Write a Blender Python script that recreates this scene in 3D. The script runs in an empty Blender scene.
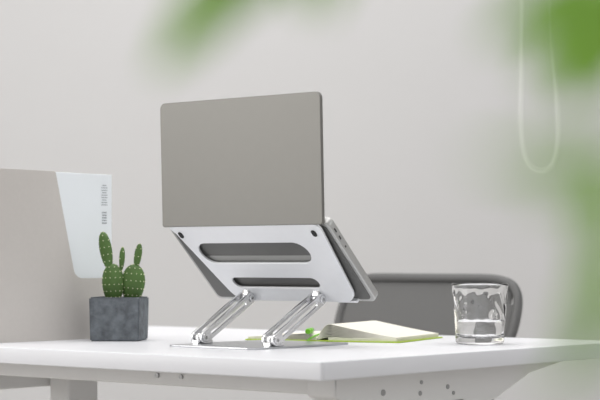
import bpy, bmesh, math, random
from mathutils import Vector, Matrix
random.seed(4)
S=bpy.context.scene
S.view_settings.view_transform='Standard'
DZ=0.74            # desk top height
ROOM_ROT=math.radians(39.8)
CAM=Vector((1.4718,-1.8134,0.8716))

# ---------------------------------------------------------------- materials
def mat(name,col,rough=0.5,metal=0.0,noise=0.0,nscale=20,bump=0.0,bscale=200,trans=0,ior=1.45,spec=None,transl=0):
    m=bpy.data.materials.new(name); m.use_nodes=True
    nt=m.node_tree; b=nt.nodes['Principled BSDF']
    b.inputs['Base Color'].default_value=(*col,1)
    b.inputs['Roughness'].default_value=rough
    b.inputs['Metallic'].default_value=metal
    b.inputs['Transmission Weight'].default_value=trans
    b.inputs['IOR'].default_value=ior
    if spec is not None: b.inputs['Specular IOR Level'].default_value=spec
    tc=nt.nodes.new('ShaderNodeTexCoord')
    if noise>0:
        n=nt.nodes.new('ShaderNodeTexNoise'); n.inputs['Scale'].default_value=nscale; n.inputs['Detail'].default_value=6
        nt.links.new(tc.outputs['Object'],n.inputs['Vector'])
        mx=nt.nodes.new('ShaderNodeMix'); mx.data_type='RGBA'
        mx.inputs[6].default_value=(*[max(0,c*(1-noise)) for c in col],1)
        mx.inputs[7].default_value=(*[min(1,c*(1+noise)) for c in col],1)
        nt.links.new(n.outputs['Fac'],mx.inputs[0]); nt.links.new(mx.outputs[2],b.inputs['Base Color'])
    if bump>0:
        n=nt.nodes.new('ShaderNodeTexNoise'); n.inputs['Scale'].default_value=bscale; n.inputs['Detail'].default_value=4
        nt.links.new(tc.outputs['Object'],n.inputs['Vector'])
        bp=nt.nodes.new('ShaderNodeBump'); bp.inputs['Strength'].default_value=bump; bp.inputs['Distance'].default_value=0.002
        nt.links.new(n.outputs['Fac'],bp.inputs['Height']); nt.links.new(bp.outputs['Normal'],b.inputs['Normal'])
    if transl>0:
        t=nt.nodes.new('ShaderNodeBsdfTranslucent'); t.inputs['Color'].default_value=(*col,1)
        ms=nt.nodes.new('ShaderNodeMixShader'); ms.inputs[0].default_value=transl
        out=nt.nodes['Material Output']
        nt.links.new(b.outputs[0],ms.inputs[1]); nt.links.new(t.outputs[0],ms.inputs[2]); nt.links.new(ms.outputs[0],out.inputs['Surface'])
    return m
M_wall=mat('wall_paint',(.63,.625,.623),.9,noise=.02,nscale=1.5,bump=.05,bscale=150)
M_ceil=mat('ceiling_paint',(.8,.8,.79),.9,noise=.01)
M_floor=mat('floor_grey',(.45,.43,.41),.6,noise=.08,nscale=6)
M_desk=mat('desk_laminate',(.79,.795,.825),.35,noise=.01,bump=.03,bscale=400)
M_frame=mat('powder_white',(.8,.795,.78),.45,noise=.01,bump=.05,bscale=600)
M_screw=mat('screw_steel',(.4,.4,.4),.35,.9,noise=.05)
M_alu=mat('stand_aluminium',(.86,.87,.89),.5,.3,noise=.02,nscale=80)
M_alub=mat('stand_polished',(.78,.78,.79),.2,.95,noise=.02,nscale=80)
M_rub=mat('black_rubber',(.02,.02,.02),.6,noise=.1)
M_lap=mat('laptop_grey',(.200,.195,.181),.45,.55,noise=.02,nscale=60)
M_lapside=mat('laptop_side',(.50,.50,.49),.35,.7,noise=.02,nscale=60)
M_lapbot=mat('laptop_bottom',(.15,.15,.145),.5,.4,noise=.03,nscale=60)
M_strip=mat('foot_strip_grey',(.32,.32,.31),.6,0,noise=.03)
M_dark=mat('dark_plastic',(.03,.03,.032),.4,noise=.05)
M_screen=mat('screen_glass',(.01,.01,.012),.08,noise=.05)
M_conc=mat('pot_concrete',(.135,.150,.165),.8,noise=.85,nscale=80,bump=.8,bscale=220)
M_soil=mat('soil',(.06,.045,.03),.95,noise=.4,nscale=200,bump=1,bscale=300)
M_cact=mat('cactus_green',(.085,.165,.04),.5,noise=.35,nscale=60,bump=.2,bscale=200)
M_spine=mat('cactus_spine',(.80,.82,.55),.7,noise=.05)
M_file=mat('file_card',(.60,.57,.54),.8,noise=.03,nscale=150)
M_paper=mat('white_paper',(.86,.90,.93),.7,noise=.01)
M_ink=mat('ink',(.36,.38,.41),.7,noise=.05)
M_page=mat('cream_pages',(.84,.81,.72),.75,noise=.03,nscale=100)
M_lime=mat('lime_cover',(.42,.58,.05),.5,noise=.04)
M_pen=mat('lime_pen',(.20,.62,.03),.3,noise=.03)
M_chair=mat('chair_plastic',(.125,.125,.124),.5,noise=.04)
M_mesh=mat('chair_mesh',(.145,.145,.143),.85,noise=.06,nscale=300,bump=.3,bscale=600)
M_leaf=mat('leaf',(.25,.46,.075),.5,noise=.25,nscale=30,transl=.5)
M_bark=mat('bark',(.20,.17,.08),.9,noise=.3,bump=.8,bscale=60)
M_cord=mat('cord_white',(.9,.9,.88),.5,noise=.01)
M_pott=mat('white_ceramic',(.8,.8,.78),.3,noise=.02)
M_glass=mat('clear_glass',(1,1,1),.0,trans=1,ior=1.45)
M_water=mat('water',(1,1,1),.0,trans=1,ior=1.33)
M_basep=mat('stand_base',(.55,.56,.58),.3,.85,noise=.02,nscale=80)

# ---------------------------------------------------------------- helpers
def empty(name,loc=(0,0,0),rz=0):
    e=bpy.data.objects.new(name,None); S.collection.objects.link(e)
    e.location=loc; e.rotation_euler=(0,0,rz); e.empty_display_size=.05; return e
def link(o,m=None,parent=None,smooth=False):
    if o.name not in S.collection.objects: S.collection.objects.link(o)
    if m and o.type=='MESH':
        o.data.materials.clear(); o.data.materials.append(m)
    if parent: o.parent=parent
    if smooth and o.type=='MESH':
        for p in o.data.polygons: p.use_smooth=True
    return o
def obj_bm(name,bm,m,parent=None,smooth=False):
    bmesh.ops.recalc_face_normals(bm,faces=bm.faces)
    me=bpy.data.meshes.new(name); bm.to_mesh(me); bm.free()
    return link(bpy.data.objects.new(name,me),m,parent,smooth)
def box(name,c,s,m,parent=None,bev=0,mtx=None,rz=0):
    bm=bmesh.new(); bmesh.ops.create_cube(bm,size=1)
    bmesh.ops.scale(bm,vec=s,verts=bm.verts)
    if rz: bmesh.ops.rotate(bm,cent=(0,0,0),matrix=Matrix.Rotation(rz,3,'Z'),verts=bm.verts)
    bmesh.ops.translate(bm,vec=c,verts=bm.verts)
    if bev>0: bmesh.ops.bevel(bm,geom=bm.edges[:],offset=bev,segments=3,affect='EDGES',profile=.5)
    if mtx: bm.transform(mtx)
    return obj_bm(name,bm,m,parent)
def cylp(name,a,b,r,m,parent=None,r2=None,seg=28,bev=0):
    a=Vector(a);b=Vector(b);d=b-a
    bm=bmesh.new(); bmesh.ops.create_cone(bm,cap_ends=True,segments=seg,radius1=r,radius2=r if r2 is None else r2,depth=d.length)
    if bev: bmesh.ops.bevel(bm,geom=[e for e in bm.edges if len(e.link_faces)==2 and any(len(f.verts)>4 for f in e.link_faces)],offset=bev,segments=2,affect='EDGES')
    q=d.to_track_quat('Z','Y').to_matrix().to_4x4()
    bm.transform(Matrix.Translation((a+b)/2)@q)
    o=obj_bm(name,bm,m,parent)
    for p in o.data.polygons: p.use_smooth=len(p.vertices)<=4
    return o
def tube(name,pts,r,m,parent=None,radii=None,cyclic=False):
    cu=bpy.data.curves.new(name,'CURVE'); cu.dimensions='3D'; cu.bevel_depth=r; cu.bevel_resolution=4; cu.resolution_u=8; cu.use_fill_caps=True
    sp=cu.splines.new('NURBS'); sp.points.add(len(pts)-1)
    for i,p in enumerate(pts):
        sp.points[i].co=(*p,1); sp.points[i].radius=1 if not radii else radii[i]
    sp.order_u=min(4,len(pts)); sp.use_endpoint_u=not cyclic; sp.use_cyclic_u=cyclic
    t=bpy.data.objects.new('t',cu); S.collection.objects.link(t)
    dg=bpy.context.evaluated_depsgraph_get(); me=bpy.data.meshes.new_from_object(t.evaluated_get(dg)); me.name=name
    bpy.data.objects.remove(t)
    return link(bpy.data.objects.new(name,me),m,parent,True)
def roundpoly(pts,r,n=8):
    out=[];k=len(pts)
    for i in range(k):
        p=Vector(pts[i]);a=Vector(pts[i-1]);b=Vector(pts[(i+1)%k])
        rr=r[i] if isinstance(r,(list,tuple)) else r
        if rr<=0: out.append(tuple(p)); continue
        da=(a-p).normalized();db=(b-p).normalized()
        ang=da.angle(db); t=min(rr/math.tan(ang/2),.49*(a-p).length,.49*(b-p).length)
        rr=t*math.tan(ang/2)
        c=p+(da+db).normalized()*(rr/math.sin(ang/2))
        s=p+da*t; e=p+db*t
        a0=math.atan2(s.y-c.y,s.x-c.x);a1=math.atan2(e.y-c.y,e.x-c.x)
        d=a1-a0
        while d>math.pi:d-=2*math.pi
        while d<-math.pi:d+=2*math.pi
        for j in range(n+1):
            x=a0+d*j/n; out.append((c.x+rr*math.cos(x),c.y+rr*math.sin(x)))
    return out
def rect(x0,y0,x1,y1): return [(x0,y0),(x1,y0),(x1,y1),(x0,y1)]
def stadium(a,b,r,n=10):
    a=Vector(a);b=Vector(b);d=(b-a).normalized();nn=Vector((-d.y,d.x));an=math.atan2(nn.y,nn.x)
    o=[]
    for j in range(n+1):
        t=an+math.pi*j/n; o.append((a.x+r*math.cos(t),a.y+r*math.sin(t)))
    for j in range(n+1):
        t=an+math.pi+math.pi*j/n; o.append((b.x+r*math.cos(t),b.y+r*math.sin(t)))
    return o
def extr(name,outer,holes,th,mtx,m,parent=None,bev=0.0006):
    cu=bpy.data.curves.new(name,'CURVE'); cu.dimensions='2D'; cu.fill_mode='BOTH'
    cu.extrude=max(th/2-bev,1e-5); cu.bevel_depth=bev; cu.offset=-bev; cu.bevel_resolution=2
    for lp in [outer]+list(holes):
        sp=cu.splines.new('POLY'); sp.points.add(len(lp)-1); sp.use_cyclic_u=True
        for i,p in enumerate(lp): sp.points[i].co=(p[0],p[1],0,1)
    t=bpy.data.objects.new('t',cu); S.collection.objects.link(t)
    dg=bpy.context.evaluated_depsgraph_get(); me=bpy.data.meshes.new_from_object(t.evaluated_get(dg)); me.name=name
    bpy.data.objects.remove(t)
    bm=bmesh.new(); bm.from_mesh(me); bmesh.ops.remove_doubles(bm,verts=bm.verts,dist=1e-6); bm.transform(mtx)
    bmesh.ops.recalc_face_normals(bm,faces=bm.faces); bm.to_mesh(me); bm.free()
    return link(bpy.data.objects.new(name,me),m,parent)
def basis(ex,ey,o):
    ex=Vector(ex).normalized();ey=Vector(ey).normalized();ez=ex.cross(ey)
    M=Matrix.Identity(4)
    for i in range(3): M[i][0]=ex[i];M[i][1]=ey[i];M[i][2]=ez[i];M[i][3]=o[i]
    return M
def lathe(name,prof,m,parent=None,seg=96,fn=None):
    bm=bmesh.new(); rings=[]
    for (r,z) in prof:
        ring=[]
        for i in range(seg):
            t=2*math.pi*i/seg; rr=r+(fn(r,z,t) if fn else 0)
            ring.append(bm.verts.new((rr*math.cos(t),rr*math.sin(t),z)))
        rings.append(ring)
    for a,b in zip(rings,rings[1:]):
        for i in range(seg): bm.faces.new((a[i],a[(i+1)%seg],b[(i+1)%seg],b[i]))
    bm.faces.new(rings[0]); bm.faces.new(rings[-1])
    return obj_bm(name,bm,m,parent,True)

# ---------------------------------------------------------------- room (axes turned against the desk)
RM=Matrix.Translation((CAM.x,CAM.y,0))@Matrix.Rotation(ROOM_ROT,4,'Z')
def rbox(name,c,s,m,parent=None): return box(name,c,s,m,parent,mtx=RM)
rbox('floor',(0,1.8,-.05),(7,8.2,.1),M_floor)
rbox('ceiling',(0,1.8,2.95),(7,8.2,.1),M_ceil)
rbox('wall_back',(0,5.25,1.45),(7,.1,2.9),M_wall)
rbox('wall_left',(-3.25,1.5,1.45),(.1,7.4,2.9),M_wall)
rbox('wall_right',(3.25,1.5,1.45),(.1,7.4,2.9),M_wall)
rbox('baseboard_back',(0,5.19,.05),(6.4,.02,.1),M_frame)

# ---------------------------------------------------------------- desk
desk=empty('desk',(0,0,0))
L=1.10;D=.80;T=.025
extr('tabletop',roundpoly(rect(-L,0,0,D),.006),[],T,Matrix.Translation((0,0,DZ-T/2)),M_desk,desk,bev=.0015)
box('rail_front',(-.54,.14,DZ-T-.016),(.86,.03,.03),M_frame,desk,bev=.003)
box('rail_rear',(-.54,.60,DZ-T-.016),(.86,.03,.03),M_frame,desk,bev=.003)
for k,ux in enumerate((.085,.94)):
    Mv=basis((0,1,0),(0,0,1),(-ux,0,DZ-T-.0005))
    prof=roundpoly([(.10,0),(.70,0),(.70,-.006),(.60,-.020),(.50,-.056),(.42,-.066),(.18,-.066),(.10,-.03)],[.001,.001,.004,.03,.03,.03,.03,.006])
    extr('bracket_%d'%(k+1),prof,[],.05,Mv,M_frame,desk,bev=.003)
    for j,(v,z,r) in enumerate([(.21,-.03,.0045),(.30,-.036,.0035),(.303,-.020,.003),(.37,-.030,.0035),(.385,-.040,.003)]):
        cylp('bolt_%d_%d'%(k+1,j+1),(-ux+.02,v,DZ-T+z),(-ux+.0265,v,DZ-T+z),r,M_screw,desk)
    lx=-ux if k==0 else -.885
    box('leg_%d'%(k+1),(lx,.38,(DZ-T-.06)/2+.02),(.05,.075,DZ-T-.07),M_frame,desk,bev=.006)
    box('foot_%d'%(k+1),(lx,.35,.015),(.07,.62,.03),M_frame,desk,bev=.006)
for j,u in enumerate((.375,.425)):
    cylp('rail_bolt_%d'%(j+1),(-u,.126,DZ-T-.016),(-u,.122,DZ-T-.016),.0035,M_screw,desk)

# ---------------------------------------------------------------- laptop stand
st=empty('laptop_stand',(0,0,DZ))
Mb=Matrix.Translation((0,0,.0015))
extr('base_plate',roundpoly(rect(-.458,.176,-.276,.414),.015),[],.003,Mb,M_basep,st,bev=.0008)
sv,sz=.713,-.701
Mp=basis((-1,0,0),(0,sv,sz),(0,.244,.1865))
outer=roundpoly([(.203,-.004),(.518,-.004),(.508,.012),(.472,.166),(.222,.166)],[.012,.006,.03,.03,.03])
h1=stadium((.279,.057),(.461,.057),.0225,14)
h2=stadium((.288,.124),(.444,.124),.0115,12)
extr('support_plate',outer,[h1,h2],.004,Mp,M_alu,st,bev=.001)
for k,u in enumerate((.245,.455)):
    extr('lip_%d'%(k+1),roundpoly(rect(u-.02,.0,u+.02,.026),[.002,.002,.008,.008]),[],.004,
         basis((-1,0,0),(0,.701,.713),(0,.244+sv*.166,.1865+sz*.166-.001)),M_alu,st,bev=.001)
for k,u in enumerate((.222,.498)):
    extr('pad_%d'%(k+1),stadium((u,.012),(u,.017),.004),[],.0015,basis((-1,0,0),(0,sv,sz),(0,.244-.0019,.1865-.0019)),M_rub,st,bev=.0003)
A=(.235,.013);B=(.345,.073)
dv=Vector((B[0]-A[0],B[1]-A[1])).normalized()
for k,u in enumerate((.292,.440)):
    for j,off in enumerate((-.0095,.0095)):
        Mv=basis((0,1,0),(0,0,1),(-u+off,0,0))
        a2=(A[0]+dv.x*.018,A[1]+dv.y*.018); b2=(B[0]-dv.x*.018,B[1]-dv.y*.018)
        extr('arm_%d_%d'%(k+1,j+1),stadium(A,B,.0095,12),[stadium(a2,b2,.0032,8)],.005,Mv,M_alub,st,bev=.001)
        for q,(v,z) in enumerate((A,B)):
            sgn=1 if off>0 else -1
            cylp('cap_%d_%d_%d'%(k+1,j+1,q+1),(-u+off+sgn*.002,v,z),(-u+off+sgn*.0045,v,z),.0065,M_alub,st,bev=.0006)
            cylp('hex_%d_%d_%d'%(k+1,j+1,q+1),(-u+off+sgn*.0046,v,z),(-u+off+sgn*.005,v,z),.0028,M_screw,st,seg=6)
    cylp('axle_low_%d'%(k+1),(-u-.0115,A[0],A[1]),(-u+.0115,A[0],A[1]),.0075,M_alub,st)
    cylp('axle_up_%d'%(k+1),(-u-.0115,B[0],B[1]),(-u+.0115,B[0],B[1]),.0075,M_alub,st)
    box('hinge_low_%d'%(k+1),(-u,A[0]+.006,.006),(.013,.034,.006),M_alub,st,bev=.001)
    extr('hinge_up_%d'%(k+1),roundpoly([(B[0]-.009,B[1]-.006),(B[0]+.009,B[1]-.009),(B[0]+.018,.072),(B[0]-.001,.0895)],[.006,.006,.001,.001]),[],.013,
         basis((0,1,0),(0,0,1),(-u,0,0)),M_alub,st,bev=.001)

# ---------------------------------------------------------------- laptop
lp=empty('laptop',(0,0,DZ))
u0,u1=.194,.526
n=Vector((0,.701,.713))
o=Vector((0,.2465,.1880))+n*.0105
MB=basis((-1,0,0),(0,sv,sz),o)
extr('base_shell',roundpoly(rect(u0,0,u1,.172),.010),[],.014,MB,M_lapside,lp,bev=.0022)
extr('bottom_cover',roundpoly(rect(u0+.006,.006,u1-.006,.166),.008),[],.002,basis((-1,0,0),(0,sv,sz),o-n*.0068),M_lapbot,lp,bev=.0005)
extr('foot_strip',stadium((.24,.0755),(.48,.0755),.007),[],.002,basis((-1,0,0),(0,sv,sz),o-n*.0074),M_strip,lp,bev=.0005)
extr('keyboard_well',roundpoly(rect(u0+.02,.02,u1-.02,.105),.004),[],.001,basis((-1,0,0),(0,sv,sz),o+n*.0071),M_dark,lp,bev=.0002)
kb=bmesh.new()
for r in range(5):
    for c in range(14):
        mm=MB@Matrix.Translation((u0+.031+c*.0208,.029+r*.0165,-.0082))
        bmesh.ops.create_cube(kb,size=1,matrix=mm@Matrix.Diagonal((.017,.0135,.0012,1)))
obj_bm('keys',kb,M_dark,lp)
extr('trackpad',roundpoly(rect(.31,.112,.41,.165),.004),[],.0006,basis((-1,0,0),(0,sv,sz),o+n*.0072),M_lapbot,lp,bev=.0002)
for j,(s0,s1) in enumerate(((.018,.026),(.034,.041),(.055,.058))):
    mm=MB@Matrix.Translation((u0+.0001,(s0+s1)/2,.001))
    box('port_%d'%(j+1),(0,0,0),(.001,s1-s0,.0025),M_dark,lp,mtx=mm)
ML=basis((-1,0,0),(0,-.03,1),(0,.2415,.1875))
extr('lid',roundpoly(rect(u0,0,u1,.1985),[.004,.004,.010,.010]),[],.006,ML,M_lap,lp,bev=.0012)
nl=Vector((0,1,.03)).normalized()
extr('display',roundpoly(rect(u0+.005,.014,u1-.005,.194),.006),[],.001,basis((-1,0,0),(0,-.03,1),Vector((0,.2415,.1875))+nl*.0034),M_screen,lp,bev=.0002)
cylp('hinge_bar',(-u0-.03,.246,.1965),(-u1+.03,.246,.1965),.0035,M_dark,lp)

# ---------------------------------------------------------------- file holder
fh=empty('magazine_file',(0,0,DZ))
prof=roundpoly([(.055,0),(.352,0),(.352,.104),(.258,.104),(.213,.284),(.055,.284)],[.001,.001,.003,.02,.004,.002])
for k,u in enumerate((.7515,.8485)):
    extr('side_%d'%(k+1),prof,[],.002,basis((0,1,0),(0,0,1),(-u,0,.0)),M_file,fh,bev=.0003)
box('back_panel',(-.80,.056,.142),(.097,.002,.284),M_file,fh)
box('front_panel',(-.80,.351,.052),(.097,.002,.104),M_file,fh)
box('bottom_panel',(-.80,.203,.001),(.097,.294,.002),M_file,fh)
for k in range(5):
    box('paper_pack_%d'%(k+1),(-.760-k*.017,.208-(.004*k),.1435-k*.004),(.010,.280,.279-k*.008),M_paper,fh,bev=.0008)
for j in range(9):
    box('label_line_%d'%(j+1),(-.7548,.330,.264-j*.0042),(.0003,.014 if j%3 else .010,.0012),M_ink,fh)
for j in range(5):
    box('label_code_%d'%(j+1),(-.7548,.330,.217-j*.0045),(.0003,.011,.0022),M_ink,fh)

# ---------------------------------------------------------------- cactus pot
cp=empty('potted_cactus',(-.672,.285,DZ),math.radians(39.8-6))
bm=bmesh.new()
def sq(h,z): return [bm.verts.new((x*h,y*h,z)) for x,y in ((-1,-1),(1,-1),(1,1),(-1,1))]
rg=[sq(.0410,0),sq(.0425,.073),sq(.0360,.073),sq(.035,.058)]
for a,b in zip(rg,rg[1:]):
    for i in range(4): bm.faces.new((a[i],a[(i+1)%4],b[(i+1)%4],b[i]))
bm.faces.new(rg[0]); bm.faces.new(rg[-1])
bmesh.ops.bevel(bm,geom=bm.edges[:],offset=.002,segments=2,affect='EDGES')
obj_bm('pot',bm,M_conc,cp)
bm=bmesh.new(); bmesh.ops.create_grid(bm,x_segments=16,y_segments=16,size=.0352)
for v in bm.verts: v.co.z=.064+random.uniform(-.001,.002)
obj_bm('soil',bm,M_soil,cp,True)
def pad(name,c,w,d,h,tilt):
    bm=bmesh.new(); bmesh.ops.create_uvsphere(bm,u_segments=32,v_segments=20,radius=1)
    R=Matrix.Rotation(tilt,4,'Y')
    for v in bm.verts:
        z=v.co.z; k=1+.12*z
        v.co=Vector((v.co.x*w*k,v.co.y*d*k,z*h))
    bm.transform(Matrix.Translation(c)@R)
    obj_bm(name,bm,M_cact,cp,True)
    sb=bmesh.new(); NV=max(4,int(h/.0038)); 
    for i in range(NV):
        ph=-1.3+2.6*i/(NV-1); z=math.sin(ph); rr=math.cos(ph)
        n=max(3,int(2*math.pi*rr*w/.008))
        for j in range(n):
            t=2*math.pi*(j+.5*(i%2))/n
            k=1+.12*z
            p=Vector((rr*math.cos(t)*w*k,rr*math.sin(t)*d*k,z*h))
            bmesh.ops.create_icosphere(sb,subdivisions=1,radius=.0010,matrix=Matrix.Translation(c)@R@Matrix.Translation(p*1.01))
    obj_bm(name+'_spines',sb,M_spine,cp)
pad('pad_1',Vector((-.010,-.003,.094)),.0185,.011,.035,-.03)
pad('ear_1',Vector((-.022,-.003,.150)),.0105,.0085,.033,-.18)
pad('ear_2',Vector((.005,-.002,.137)),.0048,.0045,.020,.06)
pad('pad_2',Vector((.023,.003,.094)),.0200,.011,.034,.08)
pad('ear_3',Vector((.031,.003,.141)),.0064,.0055,.022,.16)

# ---------------------------------------------------------------- notebook
nb=empty('open_notebook',(-.416,.562,DZ),math.radians(16.2))
def sheet(name,prof,y0,y1,m):
    bm=bmesh.new(); rows=[]
    for y in (y0,y1): rows.append([bm.verts.new((x,y,z)) for x,z in prof])
    k=len(prof)
    for i in range(k): bm.faces.new((rows[0][i],rows[0][(i+1)%k],rows[1][(i+1)%k],rows[1][i]))
    bm.faces.new(rows[0]); bm.faces.new(rows[1])
    return obj_bm(name,bm,m,nb)
box('cover_left',(-.066,0,.0012),(.130,.214,.002),M_lime,nb,bev=.0008)
box('cover_right',(.074,0,.0012),(.145,.216,.002),M_lime,nb,bev=.0008)
def up(x,h,b,e=.14):
    t=x/e; return b+h*(math.sin(min(1,t/.16)*math.pi/2))*(1-t)**1.15
N=24
for j in range(9):
    f=j/8; h=.006+.019*f; b=.0035+.0050*f
    top=[(.001+.139*i/N, up(.139*i/N,h,b)) for i in range(N+1)]
    low=[(x,z-.0009) for x,z in reversed(top)]
    sheet('page_r%d'%j,top+low,-.103,.103,M_page)
for j in range(5):
    f=j/4; h=.001+.008*f; b=.0030+.003*f
    top=[(-.001-.126*i/N, up(.139*i/N,h,b)) for i in range(N+1)]
    low=[(x,z-.0008) for x,z in reversed(top)]
    sheet('page_l%d'%j,top+low,-.103,.103,M_page)
box('block_right',(.079,0,.0045),(.120,.205,.005),M_page,nb)
tube('ribbon',[(.002,.10,.012),(.0,-.03,.020),(-.004,-.108,.012),(-.008,-.125,.003)],.0013,M_pen,nb)
pn=empty('highlighter_pen',(-.385,.452,DZ))
cylp('barrel',(-.030,.030,.0175),(.012,-.03,.0185),.0045,M_pen,pn,bev=.0008)
cylp('cap',(.012,-.03,.0185),(.022,-.044,.0188),.0052,M_pen,pn,r2=.004,bev=.0008)

# ---------------------------------------------------------------- glass of water
gl=empty('water_glass',(-.130,.560,DZ))
def flute(r,z,t):
    if z<.006 or r<.01: return 0
    a=.00028+.00042*min(1,max(0,(z-.034)/.015))
    return -a*(1+math.sin(10*t+1.2*math.sin(110*z))*math.sin(130*z+1.2*math.sin(3*t)))*min(1,(z-.006)/.01)*min(1,max(0,(.090-z))/.010)
Hh=.097
def ro(z): return .0385+(.0455-.0385)*(z/Hh)
prof=[(.0005,0.0003),(.034,.0003),(.0370,.0015)]+[(ro(z),z) for z in [.004+.0895*i/44 for i in range(45)]]
prof+=[(ro(.097)-.0002,.0965),(ro(.097)-.0012,.0975),(ro(.097)-.0024,.0965)]
prof+=[(ro(z)-.0026,z) for z in [.0935-.0795*i/20 for i in range(21)]]+[(.031,.0105),(.020,.0100),(.0005,.0100)]
lathe('glass_body',prof,M_glass,gl,seg=160,fn=lambda r,z,t: flute(r,z,t) if r>ro(z)-.0005 else 0)
wp=[(.0005,.0101),(.020,.0101),(.0309,.0106)]+[(ro(z)-.00265,z) for z in [.014+.025*i/6 for i in range(7)]]+[(.0005,.039)]
lathe('water_fill',wp,M_water,gl)

# ---------------------------------------------------------------- office chair
ch=empty('office_chair',(-.698,1.20,0))
def backsurf(x,z):
    w=.17+.055*min(1,z*1.3)
    y=-.17+.17*z+.03*x*x
    return Vector((x*w, y, .42+.418*z))
bm=bmesh.new(); G={}
nx,nz=24,24
for i in range(nx+1):
    for j in range(nz+1):
        G[i,j]=bm.verts.new(backsurf(-1+2*i/nx,j/nz))
for i in range(nx):
    for j in range(nz): bm.faces.new((G[i,j],G[i+1,j],G[i+1,j+1],G[i,j+1]))
kill=[v for (i,j),v in G.items() if abs(-1+2*i/nx)**9+abs(-1+2*j/nz)**9>1.12]
bmesh.ops.delete(bm,geom=kill,context='VERTS')
o2=obj_bm('back_mesh',bm,M_mesh,ch,True); md=o2.modifiers.new('s','SOLIDIFY'); md.thickness=.006
loop=[]
for k in range(64):
    t=2*math.pi*k/64; c,s=math.cos(t),math.sin(t)
    p=9.0; q=(abs(c)**p+abs(s)**p)**(-1/p)
    loop.append(backsurf(c*q,.5+.5*s*q))
tube('back_frame',loop,.010,M_chair,ch,cyclic=True)
extr('seat',roundpoly(rect(-.24,-.62,.24,-.16),.08),[],.06,Matrix.Translation((0,0,.46)),M_mesh,ch,bev=.02)
tube('back_spine',[(0,-.40,.41),(0,-.15,.40),(0,-.10,.48),(0,-.07,.62)],.018,M_chair,ch)
cylp('gas_column',(0,-.39,.10),(0,-.39,.43),.025,M_chair,ch)
for k in range(5):
    a=k*2*math.pi/5+.3; e=Vector((.30*math.cos(a),-.39+.30*math.sin(a),.075))
    cylp('spoke_%d'%(k+1),(0,-.39,.12),e,.022,M_chair,ch,r2=.014)
    cylp('caster_%d'%(k+1),e+Vector((-.022*math.sin(a),.022*math.cos(a),-.045)),e+Vector((.022*math.sin(a),-.022*math.cos(a),-.045)),.03,M_dark,ch,bev=.004)

# ---------------------------------------------------------------- blind chain on the back wall
bc=empty('blind_chain',(CAM.x,CAM.y,0),ROOM_ROT)
Yc=5.10
pts=[(.644,2.86),(.644,2.2),(.6407,1.624),(.635,1.366),(.6321,1.237),(.6494,1.147),(.6925,1.127),(.7356,1.147),(.7442,1.251),(.7356,1.395),(.7183,1.567),(.7125,1.97),(.7067,2.86)]
tube('chain',[(a,Yc,b) for a,b in pts],.0030,M_cord,bc)
box('bracket',(.67,5.15,2.86),(.13,.10,.07),M_frame,bc,bev=.01)

# ---------------------------------------------------------------- tree close to the camera
tr=empty('potted_ficus_tree',(CAM.x,CAM.y,0),ROOM_ROT)
TX,TY=.42,.62
bm=bmesh.new()
bmesh.ops.create_cone(bm,cap_ends=True,segments=48,radius1=.11,radius2=.15,depth=.28,matrix=Matrix.Translation((TX,TY,.14)))
o3=obj_bm('planter',bm,M_pott,tr); 
for f in o3.data.polygons: f.use_smooth=len(f.vertices)<5
cylp('planter_soil',(TX,TY,.275),(TX,TY,.284),.135,M_soil,tr)
tube('trunk',[(TX,TY,.27),(TX+.01,TY,.5),(TX-.01,TY+.01,.8),(TX,TY,1.1),(TX+.02,TY,1.4)],.014,M_bark,tr,radii=[1.2,1,.9,.75,.4])
lb=bmesh.new()
def leaf(base,tip,w,nrm=Vector((0,-1,.3))):
    base=Vector(base);tip=Vector(tip);d=tip-base;Ln=d.length;d.normalize()
    s=d.cross(nrm).normalized(); nn=s.cross(d)
    k=8; L_=[];R_=[];C_=[]
    for i in range(k+1):
        t=i/k; ww=w*.5*math.sin(math.pi*t**.8)**.8 if 0<t<1 else 0
        c=base+d*Ln*t-nn*.08*Ln*math.sin(math.pi*t)
        C_.append(lb.verts.new(c)); L_.append(lb.verts.new(c+s*ww+nn*ww*.25)); R_.append(lb.verts.new(c-s*ww+nn*ww*.25))
    for i in range(k):
        lb.faces.new((C_[i],C_[i+1],L_[i+1],L_[i])); lb.faces.new((C_[i],R_[i],R_[i+1],C_[i+1]))
def branch(name,pts,r=.0012):
    tube(name,pts,r,M_bark,tr)
def dense(pts,n,w=.022,l=.05):
    for i in range(n):
        t=random.random()*(len(pts)-1); a=int(t); f=t-a
        p=Vector(pts[a]).lerp(Vector(pts[a+1]),f)
        d=Vector((random.uniform(-1,1),random.uniform(-.6,1),random.uniform(-.5,.6))).normalized()
        leaf(p,p+d*l*random.uniform(.7,1.1),w)
b1=[(TX-.005,TY,.95),(.30,.55,1.02),(.15,.47,1.03),(.03,.42,.99),(-.006,.42,.952)]
branch('branch_1',b1)
leaf((-.008,.42,.950),(-.035,.42,.916),.014)
leaf((-.002,.43,.950),(-.022,.43,.929),.011)
leaf((.000,.42,.955),(.001,.42,.930),.009)
leaf((.014,.42,.962),(.006,.42,.929),.008)
b2=[(TX-.005,TY,.90),(.30,.58,.96),(.17,.50,.97),(.09,.42,.955),(.070,.40,.938)]
branch('branch_2',b2)
leaf((.068,.40,.938),(.040,.40,.921),.010)
leaf((.070,.40,.936),(.050,.40,.911),.010)
leaf((.074,.42,.940),(.062,.42,.908),.014)
leaf((.084,.44,.944),(.070,.44,.911),.014)
b3=[(TX-.005,TY,.78),(.26,.50,.86),(.12,.35,.895),(.066,.30,.893)]
branch('branch_3',b3,.0008)
leaf((.058,.30,.890),(.028,.30,.889),.0055)
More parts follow.
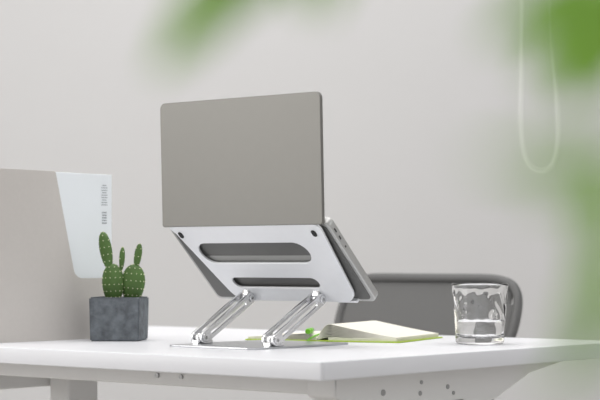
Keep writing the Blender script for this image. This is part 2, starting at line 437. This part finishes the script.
leaf((.056,.30,.887),(.038,.30,.883),.0045)
leaf((.062,.35,.889),(.058,.35,.866),.010)
leaf((.064,.36,.876),(.056,.36,.848),.010)
leaf((.064,.36,.860),(.050,.36,.845),.006)
dense([(TX,TY,1.0),(TX,TY,1.4)],70)
for i in range(9):
    a=random.uniform(-1.2,1.9); z=random.uniform(.95,1.35)
    e=(TX+.2*math.cos(a),TY+.2*math.sin(a),z+.12)
    bp_=[(TX,TY,z),(TX+.1*math.cos(a),TY+.1*math.sin(a),z+.08),e]
    branch('twig_%d'%(i+1),bp_,.002); dense(bp_,16)
dense([(.34,.58,1.0),(.22,.52,1.05)],12)
obj_bm('foliage',lb,M_leaf,tr,True)

# ---------------------------------------------------------------- light
w=bpy.data.worlds.new('World'); S.world=w; w.use_nodes=True
bg=w.node_tree.nodes['Background']; bg.inputs[0].default_value=(.95,.97,1,1); bg.inputs[1].default_value=.82
def area(name,loc,target,sx,sy,e,col=(1,1,1)):
    l=bpy.data.lights.new(name,'AREA'); l.shape='RECTANGLE'; l.size=sx; l.size_y=sy; l.energy=e; l.color=col
    o=bpy.data.objects.new(name,l); S.collection.objects.link(o)
    loc=RM@Vector(loc); target=RM@Vector(target)
    o.location=loc; o.rotation_euler=(target-loc).to_track_quat('-Z','Y').to_euler(); return o
area('ceiling_light',(0,3.0,2.85),(0,3.0,0),3.2,3.2,70,(1,.99,.985))
area('window_light_left',(-3.1,2.6,1.6),(0,3.4,1.0),2.4,1.8,66,(1,.985,.965))
area('window_light_right',(3.1,2.0,1.6),(0,2.6,.9),2.4,1.8,14,(.95,.98,1))

# ---------------------------------------------------------------- camera
cd=bpy.data.cameras.new('camera'); co=bpy.data.objects.new('camera',cd); S.collection.objects.link(co)
co.location=CAM; co.rotation_euler=(math.radians(90),0,ROOM_ROT)
cd.sensor_width=36; cd.lens=36*1775/600; cd.shift_y=62/600
cd.clip_start=.05
cd.dof.use_dof=True; cd.dof.focus_distance=2.78; cd.dof.aperture_fstop=5.6
S.camera=co
